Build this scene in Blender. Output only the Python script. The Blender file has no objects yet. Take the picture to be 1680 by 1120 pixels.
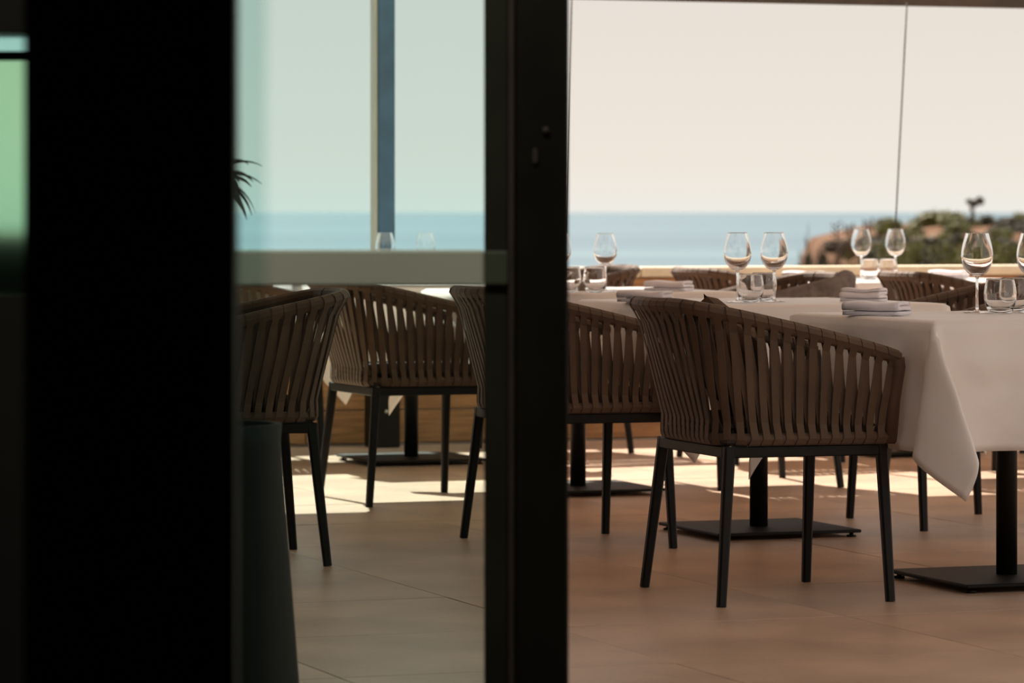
import bpy, math, random
from mathutils import Vector, Matrix, noise
random.seed(7)
S = bpy.context.scene
C = S.collection
PI = math.pi
# ------------------------------------------------------------------ camera
cd = bpy.data.cameras.new('camera'); cam = bpy.data.objects.new('camera', cd); C.objects.link(cam)
cam.location = (0, 0, 1.04); cam.rotation_euler = (PI/2, 0, 0)
cd.sensor_width = 36; cd.lens = 135; cd.shift_y = -212/1680
cd.clip_start = .05; cd.clip_end = 90000
cd.dof.use_dof = True; cd.dof.focus_distance = 10.6; cd.dof.aperture_fstop = 6.2
S.camera = cam
# ------------------------------------------------------------------ world, sun, exposure
S.view_settings.view_transform = 'Standard'; S.view_settings.look = 'None'
S.view_settings.exposure = 0.0; S.view_settings.gamma = 1; S.view_settings.use_curve_mapping = False
SKY = 1.0
w = bpy.data.worlds.new('sky'); S.world = w; w.use_nodes = True
nt = w.node_tree; nt.nodes.clear()
o_ = nt.nodes.new('ShaderNodeOutputWorld'); bg = nt.nodes.new('ShaderNodeBackground')
tc = nt.nodes.new('ShaderNodeTexCoord'); sx = nt.nodes.new('ShaderNodeSeparateXYZ'); cr = nt.nodes.new('ShaderNodeValToRGB')
nt.links.new(tc.outputs['Generated'], sx.inputs[0]); nt.links.new(sx.outputs['Z'], cr.inputs[0])
nt.links.new(cr.outputs[0], bg.inputs[0]); nt.links.new(bg.outputs[0], o_.inputs[0]); bg.inputs[1].default_value = SKY
e = cr.color_ramp.elements
e[0].position = 0.0; e[0].color = (.86, .84, .775, 1)
e[1].position = 1.0; e[1].color = (.76, .75, .76, 1)
for p, c in ((.012, (.87, .80, .71, 1)), (.06, (.80, .735, .665, 1)), (.25, (.80, .735, .665, 1))):
    n_ = e.new(p); n_.color = c
A20 = math.radians(20)
sun_d = bpy.data.lights.new('sun', 'SUN'); sun_d.energy = 10.5; sun_d.color = (1, .90, .78); sun_d.angle = math.radians(.6)
sun = bpy.data.objects.new('sun', sun_d); C.objects.link(sun); sun.location = (-6, 30, 14)
EL = math.radians(48)
sun.rotation_euler = Vector((.34*math.cos(EL), -.94*math.cos(EL), -math.sin(EL))).to_track_quat('-Z', 'Y').to_euler()

# ------------------------------------------------------------------ helpers
VA = Vector((math.cos(A20), math.sin(A20), 0)); VB = Vector((-math.sin(A20), math.cos(A20), 0))
def AB(a, b, z=0): return VA*a + VB*b + Vector((0, 0, z))
def link(name, me, mat, parent=None):
    o = bpy.data.objects.new(name, me); C.objects.link(o)
    if mat and not me.materials: me.materials.append(mat)
    if parent: o.parent = parent
    return o
def mesh(name, vs, fs, smooth=False):
    me = bpy.data.meshes.new(name); me.from_pydata([tuple(v) for v in vs], [], fs); me.update()
    if smooth: me.polygons.foreach_set('use_smooth', [True]*len(me.polygons))
    return me
class MB:
    def __init__(s): s.v = []; s.f = []; s.sm = []
    def add(s, vs, fs, sm=False):
        k = len(s.v); s.v += [Vector(v) for v in vs]; s.f += [tuple(i+k for i in f) for f in fs]; s.sm += [sm]*len(fs); return s
    def box(s, x0, x1, y0, y1, z0, z1, M=None, bev=0):
        if bev:
            bx, by, bz = [min(bev, .45*abs(q)) for q in (x1-x0, y1-y0, z1-z0)]
            vs = []; 
            for z, i in ((z0, 1), (z0+bz, 0), (z1-bz, 0), (z1, 1)):
                ix, iy = (bx, by) if i else (0, 0)
                X0, X1, Y0, Y1 = x0+ix, x1-ix, y0+iy, y1-iy; cx, cy = (0, 0) if i else (bx, by)
                vs += [(X0+cx, Y0, z), (X1-cx, Y0, z), (X1, Y0+cy, z), (X1, Y1-cy, z), (X1-cx, Y1, z), (X0+cx, Y1, z), (X0, Y1-cy, z), (X0, Y0+cy, z)]
            fs = [(7, 6, 5, 4, 3, 2, 1, 0), (24, 25, 26, 27, 28, 29, 30, 31)]
            for r in range(3):
                for k in range(8):
                    a, b = r*8+k, r*8+(k+1) % 8; fs.append((a, b, b+8, a+8))
        else:
            vs = [(x, y, z) for z in (z0, z1) for x, y in ((x0, y0), (x1, y0), (x1, y1), (x0, y1))]
            fs = [(3, 2, 1, 0), (4, 5, 6, 7), (0, 1, 5, 4), (1, 2, 6, 5), (2, 3, 7, 6), (3, 0, 4, 7)]
        if M: vs = [M @ Vector(v) for v in vs]
        return s.add(vs, fs)
    def tube(s, pts, r, n=10, cap=True, sm=True, ry=None, up=None):
        pts = [Vector(p) for p in pts]; vs = []; fs = []
        rr = r if isinstance(r, (list, tuple)) else [r]*len(pts)
        for i, p in enumerate(pts):
            t = (pts[min(i+1, len(pts)-1)]-pts[max(i-1, 0)]).normalized()
            u = (up or (Vector((0, 0, 1)) if abs(t.z) < .9 else Vector((1, 0, 0)))); u = (u-t*u.dot(t)).normalized(); v = t.cross(u)
            for k in range(n):
                a = 2*PI*k/n; vs.append(p+u*math.cos(a)*rr[i]+v*math.sin(a)*rr[i]*(ry or 1))
        for i in range(len(pts)-1):
            for k in range(n):
                a, b = i*n+k, i*n+(k+1) % n; fs.append((a, b, b+n, a+n))
        if cap: fs.append(tuple(range(n-1, -1, -1))); fs.append(tuple((len(pts)-1)*n+k for k in range(n)))
        return s.add(vs, fs, sm)
    def bar(s, p, q, w, d, w2=None, d2=None, xdir=(1, 0, 0)):
        p = Vector(p); q = Vector(q); t = (q-p).normalized(); x = Vector(xdir); x = (x-t*x.dot(t)).normalized(); y = t.cross(x)
        w2 = w2 or w; d2 = d2 or d; vs = []
        for c, a, b in ((p, w, d), (q, w2, d2)):
            k = .22*min(a, b)
            for i, j in ((-a/2+k, -b/2), (a/2-k, -b/2), (a/2, -b/2+k), (a/2, b/2-k), (a/2-k, b/2), (-a/2+k, b/2), (-a/2, b/2-k), (-a/2, -b/2+k)):
                vs.append(c+x*i+y*j)
        fs = [(7, 6, 5, 4, 3, 2, 1, 0), tuple(range(8, 16))]+[(k, (k+1) % 8, (k+1) % 8+8, k+8) for k in range(8)]
        return s.add(vs, fs)
    def lathe(s, prof, n=40, closed=False, c=(0, 0, 0)):
        c = Vector(c); vs = []; fs = []; rings = []
        for r, z in prof:
            if r < 1e-6: rings.append([len(vs)]); vs.append(c+Vector((0, 0, z)))
            else:
                rings.append(list(range(len(vs), len(vs)+n)))
                for k in range(n): a = 2*PI*k/n; vs.append(c+Vector((r*math.cos(a), r*math.sin(a), z)))
        m = len(rings)
        for i in range(m if closed else m-1):
            A, B = rings[i], rings[(i+1) % m]
            if len(A) == 1 and len(B) == 1: continue
            for k in range(n):
                k2 = (k+1) % n
                if len(A) == 1: fs.append((A[0], B[k2], B[k]))
                elif len(B) == 1: fs.append((A[k], A[k2], B[0]))
                else: fs.append((A[k], A[k2], B[k2], B[k]))
        return s.add(vs, fs, True)
    def me(s, name):
        me = bpy.data.meshes.new(name); me.from_pydata([tuple(v) for v in s.v], [], s.f)
        me.polygons.foreach_set('use_smooth', s.sm); me.update(); return me
    def obj(s, name, mat, parent=None): return link(name, s.me(name), mat, parent)
def tag(o, label=None, cat=None, group=None, kind=None):
    if label: o['label'] = label
    if cat: o['category'] = cat
    if group: o['group'] = group
    if kind: o['kind'] = kind
    return o
def empty(name, loc=(0, 0, 0), rz=0):
    o = bpy.data.objects.new(name, None); C.objects.link(o); o.location = loc; o.rotation_euler = (0, 0, rz); o.empty_display_size = .05
    return o
def copy_tree(o, parent=None):
    c = o.copy(); C.objects.link(c); c.parent = parent
    for ch in list(o.children): copy_tree(ch, c)
    return c
# ------------------------------------------------------------------ materials
def mat(name, col, rough=.6, metal=0, spec=.5, nscale=0, namp=.25, bump=0, bscale=80, stretch=None, trans=0, ior=1.45, col2=None, coord='Object', sheen=0, detail=3):
    m = bpy.data.materials.new(name); m.use_nodes = True; t = m.node_tree; b = t.nodes['Principled BSDF']
    b.inputs['Base Color'].default_value = (*col, 1); b.inputs['Roughness'].default_value = rough
    b.inputs['Metallic'].default_value = metal; b.inputs['Specular IOR Level'].default_value = spec
    b.inputs['Transmission Weight'].default_value = trans; b.inputs['IOR'].default_value = ior
    if sheen: b.inputs['Sheen Weight'].default_value = sheen
    tcn = t.nodes.new('ShaderNodeTexCoord'); mp = t.nodes.new('ShaderNodeMapping'); t.links.new(tcn.outputs[coord], mp.inputs[0])
    if stretch: mp.inputs['Scale'].default_value = stretch
    if nscale:
        n = t.nodes.new('ShaderNodeTexNoise'); n.inputs['Scale'].default_value = nscale; n.inputs['Detail'].default_value = detail
        t.links.new(mp.outputs[0], n.inputs['Vector'])
        r = t.nodes.new('ShaderNodeValToRGB'); t.links.new(n.outputs['Fac'], r.inputs[0]); t.links.new(r.outputs[0], b.inputs['Base Color'])
        c2 = col2 or tuple(min(1, q*(1+namp)) for q in col)
        c1 = col if col2 else tuple(q*(1-namp) for q in col)
        r.color_ramp.elements[0].position = .32; r.color_ramp.elements[1].position = .68
        r.color_ramp.elements[0].color = (*c1, 1); r.color_ramp.elements[1].color = (*c2, 1)
    if bump:
        n2 = t.nodes.new('ShaderNodeTexNoise'); n2.inputs['Scale'].default_value = bscale; n2.inputs['Detail'].default_value = 4
        t.links.new(mp.outputs[0], n2.inputs['Vector'])
        bp = t.nodes.new('ShaderNodeBump'); bp.inputs['Strength'].default_value = bump; bp.inputs['Distance'].default_value = .002
        t.links.new(n2.outputs['Fac'], bp.inputs['Height']); t.links.new(bp.outputs[0], b.inputs['Normal'])
    return m
def pane_mat(name, tint, refl=.015, rough=0.0):
    m = bpy.data.materials.new(name); m.use_nodes = True; t = m.node_tree; t.nodes.clear()
    o = t.nodes.new('ShaderNodeOutputMaterial'); mx = t.nodes.new('ShaderNodeMixShader'); tr = t.nodes.new('ShaderNodeBsdfTransparent')
    gl = t.nodes.new('ShaderNodeBsdfGlossy'); fr = t.nodes.new('ShaderNodeLayerWeight'); fr.inputs[0].default_value = refl*3
    tr.inputs[0].default_value = (*tint, 1); gl.inputs['Roughness'].default_value = rough; gl.inputs[0].default_value = (.8, .9, .85, 1)
    mm = t.nodes.new('ShaderNodeMath'); mm.operation = 'MULTIPLY'; mm.inputs[1].default_value = .5
    t.links.new(fr.outputs['Fresnel'], mm.inputs[0]); t.links.new(mm.outputs[0], mx.inputs[0]); t.links.new(tr.outputs[0], mx.inputs[1]); t.links.new(gl.outputs[0], mx.inputs[2]); t.links.new(mx.outputs[0], o.inputs[0])
    return m
M = {}
M['tile'] = mat('tile_stoneware', (.53, .36, .25), .38, spec=.6, nscale=2.2, namp=.2, bump=.8, bscale=45, coord='Object', detail=6)
M['grout'] = mat('grout', (.14, .10, .075), .9, nscale=20)
M['black'] = mat('black_frame', (.013, .0115, .008), .5, spec=.2, nscale=6)
M['blacksoft'] = mat('dark_frame', (.028, .026, .017), .55, spec=.2, nscale=5)
M['metal'] = mat('charcoal_metal', (.010, .009, .008), .5, spec=.25, nscale=30, namp=.2, bump=.1, bscale=300)
M['strap'] = mat('woven_strap', (.112, .066, .041), .7, spec=.35, nscale=9, namp=.14, bump=.5, bscale=420, sheen=.15)
M['strapin'] = mat('seat_web', (.05, .03, .02), .85, nscale=20, bump=.3)
M['cushion'] = mat('seat_cushion_fabric', (.03, .019, .013), .9, spec=.2, nscale=40, bump=.5, bscale=500)
M['pillow'] = mat('pillow_fabric', (.10, .06, .038), .9, spec=.2, nscale=40, bump=.5, bscale=500)
M['cloth'] = mat('white_linen', (.87, .80, .76), .5, spec=.7, nscale=3, namp=.03, bump=.12, bscale=700, sheen=.6)
ct = M['cloth'].node_tree; cb = ct.nodes['Principled BSDF']; fine = cb.inputs['Normal'].links[0].from_node
tcn = ct.nodes.new('ShaderNodeTexCoord'); mpn = ct.nodes.new('ShaderNodeMapping'); mpn.inputs['Scale'].default_value = (1, 1, 1.6); mpn.inputs['Rotation'].default_value = (.6, .7, 0)
cn = ct.nodes.new('ShaderNodeTexNoise'); cn.inputs['Scale'].default_value = 3.2; cn.inputs['Detail'].default_value = .8; cn.inputs['Distortion'].default_value = .4
cbp = ct.nodes.new('ShaderNodeBump'); cbp.inputs['Strength'].default_value = .6; cbp.inputs['Distance'].default_value = .035
ct.links.new(tcn.outputs['Object'], mpn.inputs[0]); ct.links.new(mpn.outputs[0], cn.inputs['Vector']); ct.links.new(cn.outputs['Fac'], cbp.inputs['Height']); ct.links.new(fine.outputs[0], cbp.inputs['Normal']); ct.links.new(cbp.outputs[0], cb.inputs['Normal'])
M['napkin'] = mat('grey_white_napkin', (.88, .84, .90), .6, spec=.5, nscale=8, namp=.04, bump=.2, bscale=600, sheen=.8)
M['glass'] = mat('clear_glass', (1, 1, 1), 0.0, trans=1, ior=1.47)
M['plank'] = mat('orange_brown_wood', (.42, .21, .085), .6, nscale=5, namp=.3, stretch=(1, 1, 14), bump=.3)
M['coping'] = mat('cream_stone', (.72, .62, .46), .8, nscale=6, namp=.12, bump=.4)
M['plaster'] = mat('warm_plaster', (.70, .60, .50), .9, nscale=4, namp=.06, bump=.3)
M['ceil'] = mat('terrace_ceiling', (.78, .70, .62), .9, nscale=3, namp=.06)
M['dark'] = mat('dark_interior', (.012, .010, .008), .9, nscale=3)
M['room'] = mat('room_plaster', (.3, .26, .21), .9, nscale=3)
M['steel'] = mat('blue_grey_steel', (.08, .17, .27), .5, nscale=8, namp=.15)
M['rail'] = mat('pale_rail', (.62, .62, .53), .5, nscale=4, namp=.05)
M['raildim'] = mat('olive_rail_dim', (.075, .08, .055), .5, nscale=4)
M['header'] = mat('brown_header', (.05, .035, .025), .6, nscale=8)
M['soil'] = mat('sandy_soil', (.10, .055, .036), .95, spec=0, nscale=.8, col2=(.22, .14, .10), bump=.6, bscale=3, coord='Object', detail=8)
M['paving'] = mat('outside_paving', (.62, .52, .42), .9, nscale=1)
M['leafA'] = mat('olive_foliage', (.12, .115, .028), .7, nscale=2.5, namp=.5)
M['leafB'] = mat('dark_foliage', (.045, .04, .018), .7, nscale=2.5, namp=.5)
M['leafC'] = mat('dry_foliage', (.10, .06, .035), .8, nscale=2.5, namp=.4)
M['bark'] = mat('bark', (.09, .06, .045), .9, nscale=20, bump=.5)
M['leaf'] = mat('plant_leaf', (.035, .045, .02), .5, nscale=12, namp=.3)
M['pot'] = mat('dark_woven_pot', (.008, .005, .002), .8, nscale=20, bump=.6, bscale=60)
M['throw'] = mat('grey_throw', (.20, .165, .15), .95, spec=.1, nscale=25, bump=.6, bscale=300)
M['card'] = mat('brown_block', (.22, .15, .09), .7, nscale=12)
M['pane'] = pane_mat('green_tinted_glass', (.835, .94, .935))
M['pane2'] = pane_mat('second_tinted_glass', (.80, .88, .87))
M['frost'] = mat('green_frosted_glass', (.38, .72, .46), .3, trans=1, ior=1.15)
M['teal'] = mat('teal_glass', (.40, .78, .74), .25, trans=1, ior=1.15)
# sea
m = bpy.data.materials.new('sea_water'); m.use_nodes = True; t = m.node_tree; b = t.nodes['Principled BSDF']
b.inputs['Roughness'].default_value = .45; b.inputs['Specular IOR Level'].default_value = .12
g = t.nodes.new('ShaderNodeNewGeometry'); mp = t.nodes.new('ShaderNodeMapping'); mp.inputs['Scale'].default_value = (.0006, .004, 1)
n = t.nodes.new('ShaderNodeTexNoise'); n.inputs['Scale'].default_value = 1.0; n.inputs['Detail'].default_value = 5
r = t.nodes.new('ShaderNodeValToRGB'); t.links.new(g.outputs['Position'], mp.inputs[0]); t.links.new(mp.outputs[0], n.inputs['Vector']); t.links.new(n.outputs['Fac'], r.inputs[0]); t.links.new(r.outputs[0], b.inputs['Base Color'])
r.color_ramp.elements[0].position = .38; r.color_ramp.elements[1].position = .62
r.color_ramp.elements[0].color = (.04, .09, .135, 1); r.color_ramp.elements[1].color = (.105, .18, .215, 1)
M['sea'] = m

# ------------------------------------------------------------------ setting: floor with tiles
# terrace grid: a runs along the parapet, b towards it (both 20 deg off the camera axes)
PB = 16.45                                    # parapet face
floor = MB().add([AB(-4, 4, -.012), AB(12, 4, -.012), AB(12, PB+.3, -.012), AB(-4, PB+.3, -.012), AB(-4, 4, -.2), AB(12, 4, -.2), AB(12, PB+.3, -.2), AB(-4, PB+.3, -.2)],
    [(0, 1, 2, 3), (7, 6, 5, 4), (0, 4, 5, 1), (1, 5, 6, 2), (2, 6, 7, 3), (3, 7, 4, 0)]).obj('floor', M['grout']); tag(floor, kind='structure')
TS = .81
tile_me = MB().box(-TS/2+.0017, TS/2-.0017, -TS/2+.0017, TS/2-.0017, -.0105, 0, bev=.0012).me('floor_tile')
tile_me.materials.append(M['tile'])
for i in range(-5, 11):
    for j in range(-6, 9):
        ca, cb = 3.385+TS*(i+.5), 9.82+TS*(j+.5); p = AB(ca, cb)
        if cb+TS/2 > PB+.05 or p.y < 6.9 or p.x < -4.6: continue
        o = link('floor_tile', tile_me, None, floor); o.location = p+Vector((0, 0, random.uniform(-.0009, .0)))
        o.rotation_euler = (random.uniform(-.0008, .0008), random.uniform(-.0008, .0008), A20+PI*random.choice((0, 0, 1)))
fi = MB().box(-3.6, 3.6, -2.2, 6.95, -.2, -.013).obj('floor', M['dark']); tag(fi, kind='structure')
# parapet with plank cladding and coping
pw = MB().add([AB(-4, PB, -.2), AB(12, PB, -.2), AB(12, PB+.18, -.2), AB(-4, PB+.18, -.2), AB(-4, PB, .74), AB(12, PB, .74), AB(12, PB+.18, .74), AB(-4, PB+.18, .74)],
    [(3, 2, 1, 0), (4, 5, 6, 7), (0, 1, 5, 4), (1, 2, 6, 5), (2, 3, 7, 6), (3, 0, 4, 7)]).obj('wall_back', M['plaster']); tag(pw, kind='structure')
for r_, (z0, z1) in enumerate(((0, .15), (.15, .45), (.45, .74))):
    plk = MB().box(-.998, .998, -.018, 0, z0+.003, z1-.003, bev=.003).me('plank'); plk.materials.append(M['plank'])
    for i in range(-1, 6):
        o = link('plank', plk, None, pw); o.location = AB(i*2+(r_ % 2)*.9, PB-.001, 0); o.rotation_euler = (0, 0, A20)
cop = MB().box(-.598, .598, -.05, .24, 0, .045, bev=.006).me('coping_slab'); cop.materials.append(M['coping'])
for i in range(-3, 10):
    o = link('coping_slab', cop, None, pw); o.location = AB(i*1.2, PB, .741); o.rotation_euler = (0, 0, A20)
# roof (unseen rear edge shaped to let skylight in), header
rf = MB().add([AB(a, b, z) for z in (3.0, 3.2) for a, b in ((-2.2, 8.2), (2.4, 7.3), (3.6, 8.0), (6.4, 7.4), (9.0, PB-1.05), (-5, PB-1.05))],
    [tuple(range(5, -1, -1)), tuple(range(6, 12))]+[(k, (k+1) % 6, (k+1) % 6+6, k+6) for k in range(6)]).obj('ceiling', M['ceil']); tag(rf, kind='structure')
hd = MB().add([AB(a, b, z) for z in (2.02, 2.12) for a, b in ((-4, PB+.02), (9.0, PB+.02), (9.0, PB+.08), (-4, PB+.08))],
    [(3, 2, 1, 0), (4, 5, 6, 7), (0, 1, 5, 4), (1, 2, 6, 5), (2, 3, 7, 6), (3, 0, 4, 7)]).obj('trim_1', M['header']); tag(hd, kind='structure')
# slender steel post of the glazing
post = tag(empty('steel_post', (-.575, 17.02, 0), A20), 'slender blue-grey steel post standing before the sea behind the glass door', 'post')
MB().box(-.03, .047, -.04, .04, 0, 3.1, bev=.004).obj('shaft', M['steel'], post)
MB().box(-.046, -.031, -.03, .03, .02, 3.1, bev=.002).obj('edge_profile', M['rail'], post)
MB().box(-.065, .065, -.06, .06, 0, .30, bev=.006).obj('base_shoe', M['black'], post)
MB().tube([(.0, -.061, .16), (.0, -.066, .16)], .008, 10).obj('bolt', M['rail'], post)
# left end wall of terrace, wall around the doorway
wl = MB().box(-4.9, -4.75, 6.5, 15.0, -.1, 3.0).obj('wall_left', M['dark']); tag(wl, kind='structure')
YW = 6.4
wf = MB()
wf.box(-4.9, -1.25, YW, YW+.2, -.1, 2.56); wf.box(-1.25, -.62, YW, YW+.2, -.1, .90); wf.box(-1.25, -.62, YW, YW+.2, 1.34, 2.56)
wf.box(-1.3, -.62, YW+.7, YW+1.1, -.1, 1.0); wf.box(-.77, -.62, YW+.2, YW+.6, 1.05, 2.5)  # unseen dark blocks added behind the frosted pane to fade its glow
wf.box(-.76, -.50, YW, YW+.2, -.1, 2.56)
tag(wf.obj('wall_front', M['dark']), kind='structure')
wr = MB().box(3.0, 3.7, YW, YW+.2, -.1, 2.55).obj('wall_right', M['plaster']); tag(wr, kind='structure')
# camera room shell
tag(MB().box(-3.7, -3.6, -2.2, YW, -.1, 2.7).obj('wall_room_left', M['room']), kind='structure')
tag(MB().box(3.6, 3.7, -2.2, YW, -.1, 2.7).obj('wall_room_right', M['room']), kind='structure')
tag(MB().box(-3.7, 3.7, -2.3, -2.2, -.1, 2.7).obj('wall_room_back', M['room']), kind='structure')
tag(MB().box(-3.7, 3.7, -2.2, YW, 2.6, 2.7).obj('ceiling', M['dark']), kind='structure')
tag(MB().box(3.0, 3.6, YW-.1, YW, -.1, 2.6).obj('wall_front_right', M['dark']), kind='structure')
# small frosted window in the front wall, far left
wn = tag(empty('window_1', (-1.0, YW+.05, .90)), kind='structure')
MB().box(-.25, .24, 0, .008, 0, .395).obj('pane', M['frost'], wn)
MB().box(-.25, .24, 0, .008, .41, .44).obj('pane', M['teal'], wn)
MB().box(-.25, .24, -.01, .02, .395, .41).obj('window_bar', M['black'], wn)
# near dark door jamb (out of focus) and a tinted strip added to darken the glass edge
jm = tag(empty('trim_2', (0, 3.9, 0)), kind='structure')
MB().box(-.496, -.305, 0, .09, -.013, 2.6, bev=.004).obj('jamb', M['black'], jm)
MB().box(-.306, -.281, .0, .05, -.013, 2.6, bev=.003).obj('jamb_edge', M['blacksoft'], jm)
# glass door: stile, pane, mid rail; fixed post
dr = tag(empty('door_1', (0, 6.35, 0)), kind='structure')
MB().box(-.75, -.045, .0, .012, .02, 2.6).obj('pane', M['pane'], dr)
MB().box(-.046, -.0065, -.015, .035, -.013, 2.6, bev=.003).obj('stile', M['blacksoft'], dr)
MB().box(-.0065, .004, -.02, .03, -.013, 2.6, bev=.002).obj('stile_edge', M['header'], dr)
MB().box(.004, .0935, -.01, .15, -.013, 2.6, bev=.004).obj('door_post', M['black'], dr)
rl = MB().box(-.75, -.0455, -.028, -.001, .918, .978, bev=.004).obj('mid_rail', M['rail'], dr)
MB().box(-.0445, -.007, -.026, -.016, .92, .976, bev=.003).obj('rail_dim_end', M['raildim'], dr)  # rail's faint reflection over the stile, dimness painted into the olive
MB().tube([(.056, -.016, 1.175), (.056, -.01, 1.175)], .006, 10).obj('lock_screw', M['header'], dr)
MB().box(.034, .042, -.016, -.01, 1.12, 1.145, bev=.002).obj('lock_plate', M['header'], dr)
p2 = tag(empty('tint_strip', (0, 3.0, 0)), kind='structure')
MB().box(-.225, -.193, 0, .01, .0, 2.6).obj('pane', M['pane2'], p2)

# unseen fill lamp added to brighten the mid rail, just inside the glass door
dl = tag(empty('rail_fill_lamp', (-.3, 5.3, 2.6)), 'added ceiling fill lamp that brightens the glass door rail', 'fill lamp')
MB().lathe([(.08, 0), (.10, -.004), (.10, -.012), (.075, -.012), (.07, 0)], 28).obj('rim', M['blacksoft'], dl)
gm = bpy.data.materials.new('fill_diffuser'); gm.use_nodes = True; gb = gm.node_tree.nodes['Principled BSDF']
gb.inputs['Emission Color'].default_value = (1, .95, .8, 1); gb.inputs['Emission Strength'].default_value = 3
MB().lathe([(0, -.003), (.07, -.003), (.07, 0), (0, 0)], 24).obj('diffuser', gm, dl)
ld = bpy.data.lights.new('rail_fill', 'AREA'); ld.shape = 'DISK'; ld.size = .13; ld.energy = 15; ld.color = (.98, 1, .84)
lo_ = bpy.data.objects.new('rail_fill', ld); C.objects.link(lo_); lo_.location = (-.3, 5.3, 2.58)

# ------------------------------------------------------------------ landscape
sea = mesh('sea', [(-40000, 30, -8), (40000, 30, -8), (40000, 80000, -8), (-40000, 80000, -8)], [(0, 1, 2, 3)]); tag(link('sea', sea, M['sea']), kind='structure')
def sst(a, b, x): t = max(0, min(1, (x-a)/(b-a))); return t*t*(3-2*t)
def ground(x, y):
    lf = -1.2-8.5*sst(22, 62, y)
    rt = -1.0+1.42*sst(20, 62, y)+.38*sst(6.2, 8.2, x)*sst(45, 66, y)-9.5*sst(84, 130, y)
    e = sst(3.5+(y-60)*.05, 5.4+(y-60)*.05, x) if y > 30 else sst(2, 9, x)
    return lf*(1-e)+rt*e+.12*noise.noise(Vector((x*.9, y*.25, 0)))
xs = [-30+1.5*i for i in range(20)]+[i*.35 for i in range(0, 60)]+[21+2*i for i in range(30)]
ys = [18.2+1.8*i for i in range(66)]
vs = [(x, y, ground(x, y)) for y in ys for x in xs]; nx = len(xs)
land = link('ground', mesh('ground', vs, [(j*nx+i, j*nx+i+1, (j+1)*nx+i+1, (j+1)*nx+i) for j in range(len(ys)-1) for i in range(nx-1)], True), M['soil']); tag(land, kind='structure')
pv = MB().add([AB(5, -16, -.3), AB(40, -16, -.3), AB(40, 17, -.3), AB(5, 17, -.3)], [(0, 1, 2, 3)]).obj('pavement', M['paving']); tag(pv, kind='structure')
def shrub_me(seed, flat, n, ls, lumps=7):
    rnd = random.Random(seed); vs = []; fs = []
    L = [(Vector((rnd.uniform(-.6, .6), rnd.uniform(-.5, .5), rnd.uniform(.2, .75)*flat)), rnd.uniform(.28, .5)) for _ in range(lumps)]
    for k in range(n):
        c, r = rnd.choice(L); d = Vector((rnd.gauss(0, 1), rnd.gauss(0, 1), rnd.gauss(.25, 1))).normalized()
        p = c+d*r*rnd.uniform(.72, 1.08); p.z = max(p.z, .0)
        q = Vector((rnd.gauss(0, 1), rnd.gauss(0, 1), rnd.gauss(0, 1))).normalized(); s_ = q.cross(d+q*.3).normalized()
        a = q*ls*rnd.uniform(.7, 1.3); bb = s_*ls*.45; i = len(vs)
        vs += [p-a, p+bb, p+a, p-bb]; fs.append((i, i+1, i+2, i+3))
    for c, r in L:      # inner twiggy mass
        i = len(vs)
        for z_, rr in ((-.8, .5), (0, .8), (.7, .5)):
            for k in range(6): a = k*PI/3+z_; vs.append(c+Vector((math.cos(a)*r*rr, math.sin(a)*r*rr, z_*r)))
        for q in range(2):
            for k in range(6): fs.append((i+q*6+k, i+q*6+(k+1) % 6, i+q*6+6+(k+1) % 6, i+q*6+6+k))
        fs.append(tuple(i+12+k for k in range(6)))
    return mesh('shrub', vs, fs)
kinds = {}
for nm, mt, fl in (('olive', 'leafA', 1.0), ('dark', 'leafB', .9), ('dry', 'leafC', .7)):
    kinds[nm] = [shrub_me(hash(nm) % 1 + k*11+len(nm), fl, 900, .06) for k in range(3)]
    for q in kinds[nm]: q.materials.append(M[mt])
def shrub(u, vtop, wpx, Y, kind, label, group=None):
    x = (u-840)/6300*Y; z = ground(x, Y)-.08; top = 1.04-(vtop-348)*Y/6300
    o = link('shrub', random.choice(kinds[kind]), None); s_ = wpx*Y/6300/2.0
    o.location = (x, Y, z); o.scale = (s_, s_, max(.25, top-z)/1.05); o.rotation_euler = (0, 0, random.uniform(0, 6)); tag(o, label, 'shrub', group)
shrub(1325, 384, 50, 66, 'dark', 'small dark round bush at the seaward end of the headland')
shrub(1540, 345, 150, 72, 'olive', 'largest olive green bush on the crest of the headland')
shrub(1585, 350, 90, 69, 'dark', 'dark bush under the small tree on the headland')
shrub(1478, 358, 110, 68, 'olive', 'green bush on the slope left of the headland crest')
shrub(1440, 374, 80, 66, 'dry', 'brown bush low on the slope behind the back wine glasses')
shrub(1630, 357, 50, 76, 'dark', 'dark bush standing alone right of the headland crest')
shrub(1668, 360, 40, 77, 'dark', 'dark bush at the right edge of the headland skyline')
shrub(1405, 386, 70, 62, 'dry', 'rusty brown bush left of the back wine glasses')
shrub(1368, 394, 50, 60, 'dry', 'low brown bush in the middle of the red earth')
shrub(1340, 402, 60, 52, 'dry', 'low russet bush nearest the sea on red earth')
gl_ = [(1410, 412, 80, 46, 'dark'), (1350, 420, 70, 44, 'dry'), (1440, 398, 80, 54, 'dry'), (1500, 385, 90, 58, 'dark'), (1550, 400, 80, 50, 'olive'), (1590, 378, 70, 60, 'dark'),
       (1600, 396, 90, 48, 'olive'), (1650, 395, 90, 50, 'olive'), (1520, 410, 100, 44, 'dark'), (1560, 418, 90, 42, 'olive'), (1640, 412, 100, 42, 'olive'), (1690, 400, 90, 46, 'dark'),
       (1470, 412, 80, 45, 'dry'), (1400, 426, 90, 40, 'olive'), (1480, 426, 90, 39, 'dark'), (1320, 424, 60, 43, 'dry'), (1600, 425, 90, 38, 'olive'), (1680, 425, 80, 37, 'olive'),(1545, 384, 60, 62, 'olive'),(1380, 408, 60, 50, 'dry')]
rs = random.Random(5)
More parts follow.
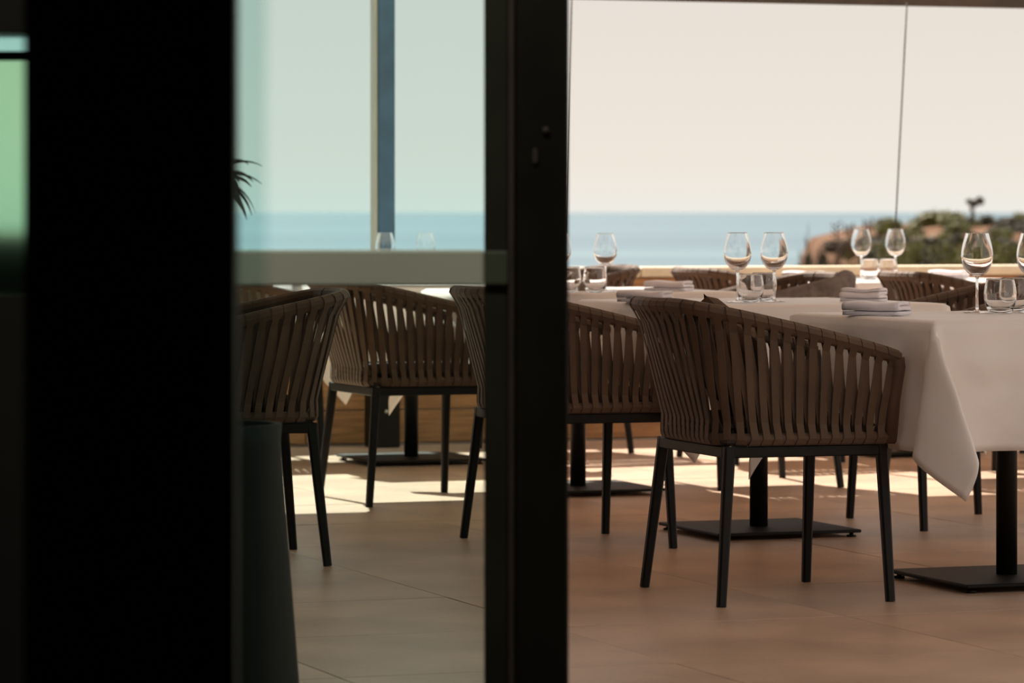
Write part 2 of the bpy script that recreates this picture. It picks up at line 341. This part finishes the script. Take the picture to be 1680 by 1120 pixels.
for q in range(80):
    u = rs.uniform(1335, 1720); base = 400-22*sst(1380, 1500, u)
    f_ = rs.random(); gl_.append((u, base+f_*34, rs.uniform(55, 95), 70-f_*32, rs.choice(('dry', 'dry', 'dark', 'olive') if u < 1470 else ('olive', 'olive', 'dark', 'dry'))))
kept = []
for g_ in gl_:
    if all(math.hypot((g_[0]-h_[0])/6300*g_[3], (g_[3]-h_[3])*.6) > .34*(g_[2]+h_[2])/6300*g_[3]*.9 for h_ in kept): kept.append(g_)
for u, v, w_, Y, k in kept:
    shrub(u, v, w_, Y, k, {'olive': 'olive green scrub bush on the slope beyond the parapet', 'dark': 'dark green scrub bush on the slope beyond the parapet', 'dry': 'dry brown scrub bush on the slope beyond the parapet'}[k], k+' scrub on the slope')
# small tree and dry stalks
tr = tag(empty('tree', ((1594-840)/6300*73, 73, ground(8.7, 73))), 'small wind-bent tree rising above the headland crest', 'tree')
h_ = 1.04+16*73/6300-tr.location.z
MB().tube([(0, 0, 0), (.03, 0, h_*.5), (-.02, 0, h_*.85), (.05, 0, h_*.95)], [.05, .04, .03, .01], 6).obj('trunk', M['bark'], tr)
fo = link('foliage', shrub_me(91, .7, 260, .06, 5), M['leafB'], tr); fo.scale = (.24, .24, .22); fo.location = (.06, 0, h_*.84)
for u, vt, lb in ((1372, 366, 'dry flower stalk leftmost on the low headland'), (1393, 370, 'dry flower stalk second from left on the headland'), (1424, 362, 'tallest dry flower stalk behind the left back wine glass')):
    x = (u-840)/6300*64; z0 = ground(x, 64); zt = 1.04-(vt-348)*64/6300
    s_ = tag(empty('dry_stalk', (x, 64, z0)), lb, 'plant')
    MB().tube([(0, 0, 0), (.01, 0, (zt-z0)*.6), (0, 0, zt-z0)], [.025, .018, .01], 5).obj('stem', M['bark'], s_)
    mb = MB()
    for k in range(8):
        zz = (zt-z0)*(.55+.06*k); sg = 1 if k % 2 else -1
        mb.tube([(0, 0, zz), (sg*.06, 0, zz+.02), (sg*.08, 0, zz+.06)], [.01, .012, .02], 5)
    tag(mb.obj('flower_head', M['bark'], s_), kind='stuff')
# brown rock beyond parapet
rk = MB(); 
for k in range(1):
    vs = []; fs = []
    n1, n2 = 14, 7
    for j in range(n2+1):
        for i in range(n1):
            a = 2*PI*i/n1; f = PI/2*j/n2; d = Vector((math.cos(a)*math.cos(f), math.sin(a)*math.cos(f), math.sin(f)))
            q = 1+.35*noise.noise(d*2.2); vs.append((d.x*1.0*q, d.y*.6*q, d.z*1.55*q))
    fs = [(j*n1+i, j*n1+(i+1) % n1, (j+1)*n1+(i+1) % n1, (j+1)*n1+i) for j in range(n2) for i in range(n1)]
    rk.add(vs, fs, True)
rko = rk.obj('rock', M['soil']); rko.location = ((1072-840)/6300*28, 28, ground(1, 28)-.1); tag(rko, 'brown rock just showing over the parapet beyond the left back chair', 'rock')

# ------------------------------------------------------------------ dining chair
def upath(hw0, hwb, xb, xf, r, zf, zb, N=400, bulge=0.0, pw=1.0):
    pts = []
    for s_ in (1, -1):
        seg = []
        for i in range(60):
            q = i/59; x = xf+(xb+r-xf)*q; seg.append((x, s_*(hw0+(hwb-hw0)*q)))
        for i in range(1, 21):
            a = PI/2*i/20; seg.append((xb+r-r*math.sin(a), s_*(hwb-r+r*math.cos(a))))
        for i in range(1, 21):
            q = i/20; seg.append((xb-bulge*math.sin(q*PI/2), s_*(hwb-r)*(1-q)))
        pts.append(seg)
    P = pts[0]+pts[1][::-1][1:]
    D = [0]
    for i in range(1, len(P)): D.append(D[-1]+math.dist(P[i], P[i-1]))
    def f(t):
        d = max(0, min(.99999, t))*D[-1]; lo = 0; hi = len(D)-1
        while hi-lo > 1:
            m_ = (lo+hi)//2
            if D[m_] <= d: lo = m_
            else: hi = m_
        q = (d-D[lo])/max(1e-9, D[lo+1]-D[lo]); x = P[lo][0]+(P[lo+1][0]-P[lo][0])*q; y = P[lo][1]+(P[lo+1][1]-P[lo][1])*q
        k = max(0, min(1, (xf-x)/(xf-xb))); return Vector((x, y, zf+(zb-zf)*(k**pw)))
    return f
top = upath(.285, .272, -.322, .262,   .14, .648, .790, bulge=.02, pw=.85)
bot = upath(.256, .248, -.226, .25, .09, .4375, .4375)
def frame_at(f, t):
    d = .004; tg = (f(min(1, t+d))-f(max(0, t-d))).normalized(); n_ = tg.cross(Vector((0, 0, 1))).normalized()
    return tg, -n_ if False else n_
NS = 42; HP = .5/NS; SW = .0203; TH = .0014
def strap_me(i):
    t = (i+.5)/NS; pts = []       # (centre, tangent, normal)
    def at(f, tt):
        tg, nn = frame_at(f, tt); c = f(tt)
        cx = Vector((0, 0, c.z)); out = nn if nn.dot(c-Vector((.0, 0, c.z))) > 0 else -nn
        return c, tg, out
    R = .0205; Rb = .0175
    c1, g1, n1 = at(bot, t-HP); c2, g2, n2 = at(bot, t+HP); ct, gt, n0 = at(top, t)
    Z = Vector((0, 0, 1))
    for a in (-90, -45, 0): a = math.radians(a); pts.append((c1+n1*Rb*math.cos(a)+Z*Rb*math.sin(a), g1, n1*math.cos(a)+Z*math.sin(a)))
    def mid(q, sg):       # q 0 at the rim, 1 at the lower ring; straps change over at mid height
        t_ = (q-.34)/.32; t_ = max(0, min(1, t_)); w_ = .90*q+.10*t_*t_*(3-2*t_); tt = t-sg*HP*w_
        c_, g_, n_ = at(top, tt); c3, g3, n3 = at(bot, tt); k_ = max(.10, 1-q/.12, 1-(1-q)/.12); k_ = .22+.78*k_ if k_ > .11 else .2
        return (c_.lerp(c3, q)+n_.lerp(n3, q)*R*k_*sg, g_.lerp(g3, q), n_.lerp(n3, q)*sg)
    for q in (.94, .86, .68, .6, .5, .4, .32, .14, .06): pts.append(mid(q, 1))
    for a in (0, 35, 70, 110, 145, 180): a = math.radians(a); pts.append((ct+n0*R*math.cos(a)+Z*R*math.sin(a), gt, n0*math.cos(a)+Z*math.sin(a)))
    for q in (.06, .14, .32, .4, .5, .6, .68, .86, .94): pts.append(mid(q, -1))
    for a in (180, 225, 270): a = math.radians(a); pts.append((c2+n2*Rb*math.cos(a)+Z*Rb*math.sin(a), g2, n2*math.cos(a)+Z*math.sin(a)))
    vs = []; fs = []; n_ = len(pts)
    for k, (p, g, nn) in enumerate(pts):
        g = g.normalized()
        ww = SW/2*(1.78 if 12 <= k <= 17 else (1.5 if k in (0, 1, n_-1, n_-2) else 1))
        for sg, h in ((-1, -1), (1, -1), (1, 1), (-1, 1)): vs.append(p+g*ww*sg+nn*TH*h)
    for k in range(n_-1):
        for j in range(4): a, b_ = k*4+j, k*4+(j+1) % 4; fs.append((a, b_, b_+4, a+4))
    fs += [(3, 2, 1, 0), tuple((n_-1)*4+j for j in range(4))]
    me = mesh('strap', vs, fs); me.materials.append(M['strap']); return me
def rounded_box(x0, x1, y0, y1, z0, z1, r, pf=.0, n=14):
    vs = []; fs = []
    cx, cy, cz = (x0+x1)/2, (y0+y1)/2, (z0+z1)/2; hx, hy, hz = (x1-x0)/2, (y1-y0)/2, (z1-z0)/2
    for s_ in (0, 1):
        for j in range(n+1):
            for i in range(n+1):
                u = -1+2*i/n; v = -1+2*j/n; e = max(abs(u), abs(v)); th = (1-e**6)**.5 if e < 1 else 0
                vs.append((cx+hx*u*(1-.03*v*v), cy+hy*v*(1-.03*u*u), cz+(1 if s_ else -1)*hz*(th*(1-pf*(u*u+v*v)/2))))
    m_ = (n+1)**2
    for j in range(n):
        for i in range(n):
            a = j*(n+1)+i; fs.append((a, a+n+1, a+n+2, a+1)); a += m_; fs.append((a, a+1, a+n+2, a+n+1))
    return vs, fs
def make_chair():
    c = empty('dining_armchair')
    for s_ in (1, -1):
        MB().bar((-.209, s_*.244, .418), (-.250, s_*.288, .0), .032, .024, .024, .022).obj('leg', M['metal'], c)
        MB().bar((.229, s_*.244, .418), (.236, s_*.288, .0), .032, .024, .024, .022).obj('leg', M['metal'], c)
    fr = MB()
    for x0, x1, y0, y1 in ((-.226, .245, .232, .256), (-.226, .245, -.256, -.232), (-.226, -.20, -.234, .234), (.219, .245, -.234, .234)): fr.box(x0, x1, y0, y1, .389, .419, bev=.003)
    fr.obj('seat_frame', M['metal'], c)
    MB().tube([top(i/60) for i in range(61)], .0185, 10).obj('armrest_rim', M['strap'], c)
    MB().tube([bot(i/60) for i in range(61)], .0155, 8).obj('lower_ring', M['strap'], c)
    for t_ in (0, 1):
        MB().tube([bot(t_)+Vector((0, 0, -.012)), bot(t_).lerp(top(t_), .5), top(t_)+Vector((.001, 0, -.02)), top(t_)+Vector((-.004, 0, .0))], [.018, .017, .018, .0195], 10).obj('arm_post', M['strap'], c)
    MB().box(-.22, .235, -.245, .245, .424, .436, bev=.004).obj('seat', M['strapin'], c)
    vs, fs = rounded_box(-.215, .24, -.235, .235, .437, .497, .02)
    link('seat_cushion', mesh('seat_cushion', vs, fs, True), M['cushion'], c)
    for i in range(NS): link('strap', strap_me(i), None, c)
    return c
CH = 'woven armchairs at the dining tables'
proto = make_chair()
chairs = [(.672, 10.46, -.025, 'brown strap-woven armchair nearest in front, seen whole from its back corner'),
 (.16, 12.07, 0, 'brown strap-woven armchair half hidden behind the dark door post'),
 (-.39, 13.9, 0, 'brown strap-woven armchair behind glass with its back turned, left of the table base'),
 (1.48, 12.88, 1, 'brown armchair beyond the front table, partly behind its wine glass'),
 (.925, 14.7, 1, 'brown armchair with a grey throw hanging over its back'),
 (.19, 16.75, 1, 'sunlit woven armchair just right of the door post by the parapet'),
 (1.03, 16.15, 0, 'woven armchair behind the middle napkin, back to the camera, sun on its rim'),
 (1.8, 15.1, 0, 'brown armchair at the right with its round back above the middle napkin'),
 (-.852, 11.515, 1.0001, 'brown armchair behind glass facing left, nearest the dark jamb'),
 (-1.13, 16.15, 0, 'armchair deepest behind the glass, mostly hidden by another armchair'),
 (2.33, 17.0 - .08, 1, 'sunlit armchair at the right frame edge beside the parapet')]
for i, (x, y, fl, lb) in enumerate(chairs):
    o = proto if i == 0 else copy_tree(proto)
    sh = VA*(0 if fl == 1.0001 else -.012 if fl > 0 else .026 if i == 0 else .02); o.location = (x+sh.x, y+sh.y, 0); o.rotation_euler = (0, 0, A20+PI*int(fl)+(fl if fl < 0 else -.087 if fl == 1.0001 else 0)+(0 if i < 2 else random.uniform(-.03, .03))); tag(o, lb, 'chair', CH)

# ------------------------------------------------------------------ tables and cloths
HF = .457; ZT = .750; HG = .35
def cloth_me(seed, k=.12, m_=.15):
    rnd = random.Random(seed); ph = [rnd.uniform(0, 6) for _ in range(8)]; L = HF+HG; N = 80; vs = []
    kk = [(k*rnd.uniform(.8, 1.2), m_*rnd.uniform(.7, 1.2)) for _ in range(4)]
    kk[0] = (k*.95, m_*1.7)
    def wr(s_, d, off):   # hanging waves along a side
        q = d/HG; e_ = 1-(abs(s_)/HF)**8
        return q*e_*(.011*math.sin(s_*11+off)+.006*math.sin(s_*25+off*2+d*6))+(.009*noise.noise(Vector((s_*6+d*7, d*9-s_*2, off)))-.014*max(0, .35-abs(noise.noise(Vector((s_*3.2-d*4, d*4+s_*1.5, off+9)))*1.6))**1.5)*min(1, d*12)
    for j in range(N+1):
        for i in range(N+1):
            u = -L+2*L*i/N; v = -L+2*L*j/N; du = max(abs(u)-HF, 0); dv = max(abs(v)-HF, 0); su = 1 if u > 0 else -1; sv = 1 if v > 0 else -1
            fl = lambda d: .004*min(1, d*40)+.045*d
            if du == 0 and dv == 0: p = (u, v, ZT+.0012*noise.noise(Vector((u*14, v*14, seed)))+(.0016*math.exp(-(u/.006)**2) if seed % 2 else 0)+.0014*math.exp(-(v/.008)**2))
            elif dv == 0: p = (su*(HF+fl(du)+wr(v, du, ph[0 if su > 0 else 1])), v, ZT-du*.995)
            elif du == 0: p = (u, sv*(HF+fl(dv)+wr(u, dv, ph[2 if sv > 0 else 3])), ZT-dv*.995)
            else:
                r = math.hypot(du, dv); th = math.atan2(dv, du); s2 = math.sin(2*th); ci = (0 if (su < 0 and sv < 0) else 1 if (su > 0 and sv < 0) else 2 if su > 0 else 3)
                K, Mm = kk[ci]
                # tangential direction, ccw seen from above
                tx, ty = (-sv, su); f_ = fl(r)
                hx = su*(f_*math.cos(th)**2+K*r*s2); hy = sv*(f_*math.sin(th)**2+K*r*s2)
                hx += tx*Mm*r*s2**1.5*.7; hy += ty*Mm*r*s2**1.5*.7
                sw = -.13*r*math.sin(4*th); hx += tx*sw; hy += ty*sw
                wob = .004*noise.noise(Vector((u*9, v*9, seed+3))); hx += wob; hy -= wob
                p = (su*HF+hx, sv*HF+hy, ZT-math.sqrt(max(0, r*r-hx*hx-hy*hy)))
            vs.append(p)
    n_ = N+1
    fs = [(j*n_+i, j*n_+i+1, (j+1)*n_+i+1, (j+1)*n_+i) for j in range(N) for i in range(N)]
    me = mesh('tablecloth', vs, fs, True); me.materials.append(M['cloth']); return me
cl_me = [cloth_me(1), cloth_me(4, .13, .10)]
def make_table():
    t_ = empty('pedestal_table')
    MB().box(-.44, .44, -.44, .44, .719, .746, bev=.004).obj('tabletop', M['plaster'], t_)
    MB().lathe([(0, .0245), (.0295, .0245), (.0295, .719), (0, .719)], 28).obj('column', M['metal'], t_)
    MB().box(-.25, .25, -.25, .25, .014, .0245, bev=.003).obj('base_plate', M['metal'], t_)
    for a in (-.225, .225):
        for b_ in (-.225, .225): MB().lathe([(0, 0), (.016, 0), (.016, .006), (.007, .007), (.007, .014), (0, .014)], 12, c=(a, b_, 0)).obj('glide', M['black'], t_)
    return t_
tp = make_table()
tables = [(1.39, 10.79, 0, 'nearest black pedestal table at the right edge under its cloth', 'cream tablecloth on the nearest table, corner hanging to a long point'),
 (.80, 12.45, 1, 'black pedestal table behind the nearest armchair', 'white tablecloth on the table behind the nearest armchair'),
 (.245, 14.28, 0, 'black pedestal table right beside the dark door post', 'white tablecloth on the table cut by the dark door post'),
 (-.42, 16.0, 1, 'black pedestal table behind the glass in front of the steel post', 'sunlit white tablecloth on the table behind the glass'),
 (1.70, 16.55, 0, 'pedestal table in the sun before the scrub headland', 'bright sunlit tablecloth under the two smallest wine glasses'),
 (2.52, 15.36, 1, 'pedestal table at the far right beside the round-backed armchair', 'white tablecloth at the far right behind the nearest tumblers')]
for i, (x, y, k, l1, l2) in enumerate(tables):
    o = tp if i == 0 else copy_tree(tp); o.location = (x, y, 0); o.rotation_euler = (0, 0, A20); tag(o, l1, 'table', 'square pedestal tables')
    c = link('tablecloth', cl_me[k], None); c.location = (x, y, 0); c.rotation_euler = (0, 0, A20); tag(c, l2, 'tablecloth', 'white tablecloths')
    md = c.modifiers.new('thickness', 'SOLIDIFY'); md.thickness = .0014; md.offset = 1
ZC = ZT+.004

# ------------------------------------------------------------------ glassware
def spline(P, n=5):
    out = []
    for i in range(len(P)-1):
        p0, p1, p2, p3 = P[max(0, i-1)], P[i], P[i+1], P[min(len(P)-1, i+2)]
        for k in range(n):
            t = k/n; out.append(tuple(.5*(2*b+(c-a)*t+(2*a-5*b+4*c-d)*t*t+(3*b-a-3*c+d)*t**3) for a, b, c, d in zip(p0, p1, p2, p3)))
    return out+[P[-1]]
def bowl_me(H=.118, z0=.098):
    o_ = spline([(.0055, 0), (.013, .0025), (.024, .009), (.034, .0215), (.0405, .037), (.0430, .054), (.0420, .073), (.0385, .093), (.0335, .113), (.0310, .123)], 4)
    inn = []
    for r, z in o_:
        if r < .018 and z < .01: continue
        th = .0009+.0012*math.exp(-z/.014); inn.append((r-th, z+th*.6*math.exp(-z/.02)))
    inn[-1] = (o_[-1][0]-.0009, .1230)
    inn = [(0, .0078), (.008, .0082)]+inn
    rim = [(o_[-1][0]-.0001, .1235), (o_[-1][0]-.00045, .1238), (o_[-1][0]-.0008, .1235)]
    prof = [(0, 0)]+o_+rim+inn[::-1]
    s_ = H/.124
    return MB().lathe([(r, z*s_+z0) for r, z in prof], 48)
def wine():
    g_ = empty('wine_glass')
    bowl_me().obj('bowl', M['glass'], g_)
    MB().lathe([(0, .0072), (.006, .0072), (.0042, .016), (.0036, .035), (.0036, .07), (.0045, .09), (.0055, .0978), (0, .0978)], 20).obj('stem', M['glass'], g_)
    MB().lathe([(0, 0), (.036, 0), (.0365, .0012), (.030, .0024), (.012, .0042), (.006, .007), (0, .007)], 36).obj('foot', M['glass'], g_)
    return g_
def tumbler_me(H=.092):
    prof = [(0, 0), (.026, 0), (.031, .003), (.038, .018), (.0425, .036), (.043, .052), (.0405, .07), (.037, .086), (.0364, .0892), (.0358, .0898), (.0352, .0892), (.0355, .086), (.0389, .070), (.0409, .052), (.0403, .037), (.0355, .021), (.026, .012), (0, .009)]
    return MB().lathe([(r, z*H/.09) for r, z in prof], 40).me('tumbler')
wg = wine(); tmb = tumbler_me(); tmb.materials.append(M['glass'])
used = [0]
def PX(u, v, z): Y = (1.04-z)*6300/(v-348); return ((u-840)/6300*Y, Y)
def place_wine(x, y, lb, sc=1):
    o = wg if not used[0] else copy_tree(wg); used[0] = 1
    o.location = (x, y, ZC-.0015); o.scale = (sc, sc, sc); tag(o, lb, 'wine glass', 'wine glasses on the tables')
def place_tumbler(x, y, lb, sc=1):
    o = link('tumbler', tmb, None); o.location = (x, y, ZC-.0015); o.scale = (sc, sc, sc); tag(o, lb, 'tumbler', 'tumblers on the tables')
def at(u, Y): return ((u-840)/6300*Y, Y)
place_wine(*at(1603, 11.0), 'largest wine glass seen whole on the nearest table', 1.06)
place_wine(*at(1694, 11.0), 'wine glass cut by the right frame edge', 1.06)
place_tumbler(*at(1641, 10.9), 'front tumbler on the nearest table', 1.08)
place_tumbler(*at(1665, 11.08), 'rear tumbler on the nearest table, half behind another', 1.08)
place_wine(*at(1210, 12.3), 'left wine glass of the pair on the middle table', 1.03)
place_wine(*at(1270, 12.36), 'right wine glass of the pair on the middle table', 1.03)
place_tumbler(*at(1231, 12.2), 'front tumbler between the two middle wine glasses', 1.0)
place_tumbler(*at(1253, 12.48), 'rear tumbler between the two middle wine glasses', 1.0)
place_wine(*at(993, 13.9), 'wine glass nearest the dark door post, sea behind', .98)
place_tumbler(*at(976, 13.7), 'tumbler left of the wine glass nearest the door post', 1.0)
place_tumbler(*at(934, 13.75), 'tumbler half hidden by the dark door post', 1.0)
place_wine(*at(918, 14.1), 'wine glass almost wholly hidden by the door post', .98)
place_wine(*at(1413, 16.5), 'left of the two small back wine glasses', 1.0)
place_wine(*at(1469, 16.55), 'right of the two small back wine glasses', 1.0)
place_tumbler(*at(1427, 16.4), 'left tumbler between the two small back wine glasses', .95)
place_tumbler(*at(1457, 16.45), 'right tumbler between the two small back wine glasses', .95)
place_wine(*at(632, 15.95), 'wine glass behind the glass door, before the steel post', .94)
place_wine(*at(698, 16.0), 'wine glass behind the glass door, right of the steel post', .94)
place_tumbler(*at(655, 15.85), 'left tumbler behind the glass door rail', .9)
place_tumbler(*at(676, 15.9), 'right tumbler behind the glass door rail', .9)
# ------------------------------------------------------------------ napkins: folded strip, layered end visible
def napkin_me(L=.155, W=.075, layers=3, th=.0105, seed=0):
    rnd = random.Random(seed); path = []
    z = 0
    for k in range(layers):
        xs_ = [-W/2, -W/4, 0, W/4, W/2]; xs_ = xs_ if k % 2 == 0 else xs_[::-1]
        cut = 1-.05*k
        path += [(x*cut, z+.0022*math.cos(x/W*PI)*k*.5) for x in xs_]
        if k < layers-1:
            s_ = 1 if k % 2 == 0 else -1
            path += [(s_*(W/2*cut+th*.55), z+th*.35), (s_*(W/2*cut+th*.55), z+th*.75)]
        z += th*1.12
    n_ = len(path); off = []
    for i in range(n_):
        a = Vector(path[max(0, i-1)]); b_ = Vector(path[min(n_-1, i+1)]); t_ = (b_-a).normalized(); off.append(Vector((-t_.y, t_.x)))
    h = th*.46; prof = [Vector(path[i])+off[i]*h for i in range(n_)]+[Vector(path[i])-off[i]*h for i in range(n_-1, -1, -1)]
    vs = []; fs = []; NL = 12; m_ = len(prof)
    for j in range(NL+1):
        q = j/NL; y = -L/2+L*q; sag = .0015*math.sin(q*7+seed)
        for i, p in enumerate(prof): vs.append((y+.004*math.sin(p.x*40+seed), p.x*(1+.05*math.sin(q*3+seed)), p.y+sag*(p.y/.02)+h))
    for j in range(NL):
        for i in range(m_): a, b_ = j*m_+i, j*m_+(i+1) % m_; fs.append((a, b_, b_+m_, a+m_))
    for base in (0, NL*m_):
        for i in range(n_-1):
            f = (base+i, base+i+1, base+m_-2-i, base+m_-1-i); fs.append(f if base else f[::-1])
    return mesh('napkin', vs, fs, True)
nk = [napkin_me(seed=k, layers=3+k) for k in range(2)]
for q in nk: q.materials.append(M['napkin'])
def napkin(u, Y, rz, lb, k=0, dz=0, sc=1):
    o = link('napkin', nk[k], None); x, y = at(u, Y); o.location = (x, y, ZC+dz); o.rotation_euler = (0, 0, math.radians(rz)); o.scale = (sc, sc, sc); tag(o, lb, 'napkin', 'folded napkins')
napkin(1438, 10.70, -24, 'folded grey-white napkin on the nearest table', 0, sc=1.06)
napkin(1417, 12.34, -24, 'folded napkin at the right of the middle table, thickest of the napkins', 1, sc=.86)
napkin(1058, 12.30, -20, 'napkin end peeping out left of the nearest armchair', 0)
napkin(1097, 14.05, -24, 'folded napkin on the table beside the door post', 0)
napkin(1318, 16.35, -20, 'white napkin at the left end of the sunlit back table', 0)
napkin(1556, 16.62, -15, 'white napkin at the right end of the sunlit back table', 0)
bk = MB().box(-.022, .022, -.013, .013, 0, .034, bev=.003).obj('wooden_block', M['card']); bk.location = (*at(955, 13.95), ZC); bk.rotation_euler = (0, 0, .3)
tag(bk, 'small brown block between the two tumblers near the door post', 'table sign')

# ------------------------------------------------------------------ pillow, throw
vs, fs = rounded_box(-.19, .19, -.19, .19, -.07, .07, .02, pf=.35, n=18)
vs = [(x*(1+.10*(abs(x*y)/.036)), y*(1+.10*(abs(x*y)/.036)), z) for x, y, z in vs]
pl = link('throw_pillow', mesh('throw_pillow', vs, fs, True), M['pillow'])
pl.rotation_mode = 'QUATERNION'
cloc = Matrix.Translation((.69, 10.47, 0)) @ Matrix.Rotation(A20, 4, 'Z') @ Matrix.Translation((-.115, -.05, .632)) @ Matrix.Rotation(math.radians(74), 4, 'Y') @ Matrix.Rotation(math.radians(24), 4, 'Z') @ Matrix.Diagonal((.72, .76, .9, 1))
pl.matrix_world = cloc
pl.location, pl.rotation_quaternion, pl.scale = cloc.decompose()
tag(pl, 'brown pillow inside the nearest armchair, one corner above the rim', 'pillow')
def throw():
    vs = []; fs = []; NT, NQ = 60, 26; nq = NQ+1
    for i in range(NT+1):
        t_ = .08+.34*i/NT; c = top(t_); tg, nn = frame_at(top, t_); out = nn if nn.dot(Vector((c.x, c.y, 0))) > 0 else -nn
        fold = .007*math.sin(i*.62)+.004*math.sin(i*1.4+1)
        for j in range(nq):
            s_ = -1+2*j/NQ; R = .0235+fold*.5*abs(s_)+.004
            lo, li = .20+.04*math.sin(i*.17), .23+.05*math.sin(i*.2+1)
            d = (-s_ if s_ < 0 else s_)
            if abs(s_) < .2:
                a = (s_/.2)*PI/2; p = c+out*(-math.sin(a))*R*1.0+Vector((0, 0, math.cos(a)*R))
            elif s_ < 0:
                q = (-s_-.2)/.8; p = c+out*(R+fold*q)-Vector((0, 0, q*lo))-out*(.045*q)*1.0
                b_ = bot(t_); p = p+out*.002
            else:
                q = (s_-.2)/.8; p = c-out*(R+fold*q*1.4+.012*q)-Vector((0, 0, q*li))
            vs.append(p)
    fs = [(i*nq+j, i*nq+j+1, (i+1)*nq+j+1, (i+1)*nq+j) for i in range(NT) for j in range(NQ)]
    return mesh('throw_blanket', vs, fs, True)
tb = link('throw_blanket', throw(), M['throw']); tb.location = (.925, 14.7, 0); tb.rotation_euler = (0, 0, A20+PI)
md = tb.modifiers.new('t', 'SOLIDIFY'); md.thickness = .004; md.offset = 0
tag(tb, 'grey-brown throw draped over the back of an armchair', 'blanket')

# ------------------------------------------------------------------ cords
def cord(u0, v0, u1, v1, Y, lb):
    x0, x1 = (u0-840)/6300*Y, (u1-840)/6300*Y; z0 = 2.021; z1 = 1.04-(v1-348)*Y/6300
    MBo = MB().tube([(x0, Y, z0), ((x0+x1)/2, Y, (z0+z1)/2), (x1, Y, z1)], .0035, 6).obj('blind_cord', M['header']); tag(MBo, lb, 'cord', 'blind cords')
cord(1488, 8, 1466, 436, 17.97, 'thin dark cord running from the roof edge to the parapet at right')
cord(938, 3, 926, 440, 17.50, 'thin dark cord just right of the door post')

# ------------------------------------------------------------------ potted yucca behind the jamb
pot = tag(empty('potted_yucca', (-.62, 8.0, 0)), 'tall tapered dark planter with a drooping yucca beside the jamb', 'potted plant')
MB().lathe([(0, 0), (.180, 0), (.180, .02), (.138, .56), (.141, .60), (.125, .60), (.121, .54), (0, .54)], 36).obj('planter', M['pot'], pot)
MB().tube([(0, 0, .53), (.02, .01, .75), (-.01, 0, .95), (.0, 0, 1.115)], [.022, .02, .018, .016], 10).obj('cane', M['bark'], pot)
def leaf_me(L, droop, w_):
    vs = []; fs = []; n_ = 10; x = z = 0; a = 0
    for i in range(n_+1):
        q = i/n_; a = droop[0]+(droop[1]-droop[0])*q
        if i: x += L/n_*math.cos(a); z += L/n_*math.sin(a)
        ww = w_*math.sin(PI*(.12+.88*q)**.8)*.5+.0006
        vs += [(x, -ww, z+ww*.35), (x, 0, z), (x, ww, z+ww*.35), (x, 0, z-.001)]
    for i in range(n_):
        for j, k in ((0, 1), (1, 2), (2, 3), (3, 0)): fs.append((i*4+j, i*4+k, i*4+4+k, i*4+4+j))
    return mesh('leaf', vs, fs, True)
lms = [leaf_me(.115, (1.1, -.4), .024), leaf_me(.105, (.55, -.6), .028), leaf_me(.108, (.2, -.9), .02), leaf_me(.12, (-.1, -1.2), .022), leaf_me(.09, (1.35, .7), .026)]
for q in lms: q.materials.append(M['leaf'])
for k in range(34):
    o = link('leaf', lms[k % 5], None, pot); o.location = (0, 0, 1.095+.02*random.random()); o.rotation_euler = (0, 0, k*2.39996+random.uniform(-.2, .2))
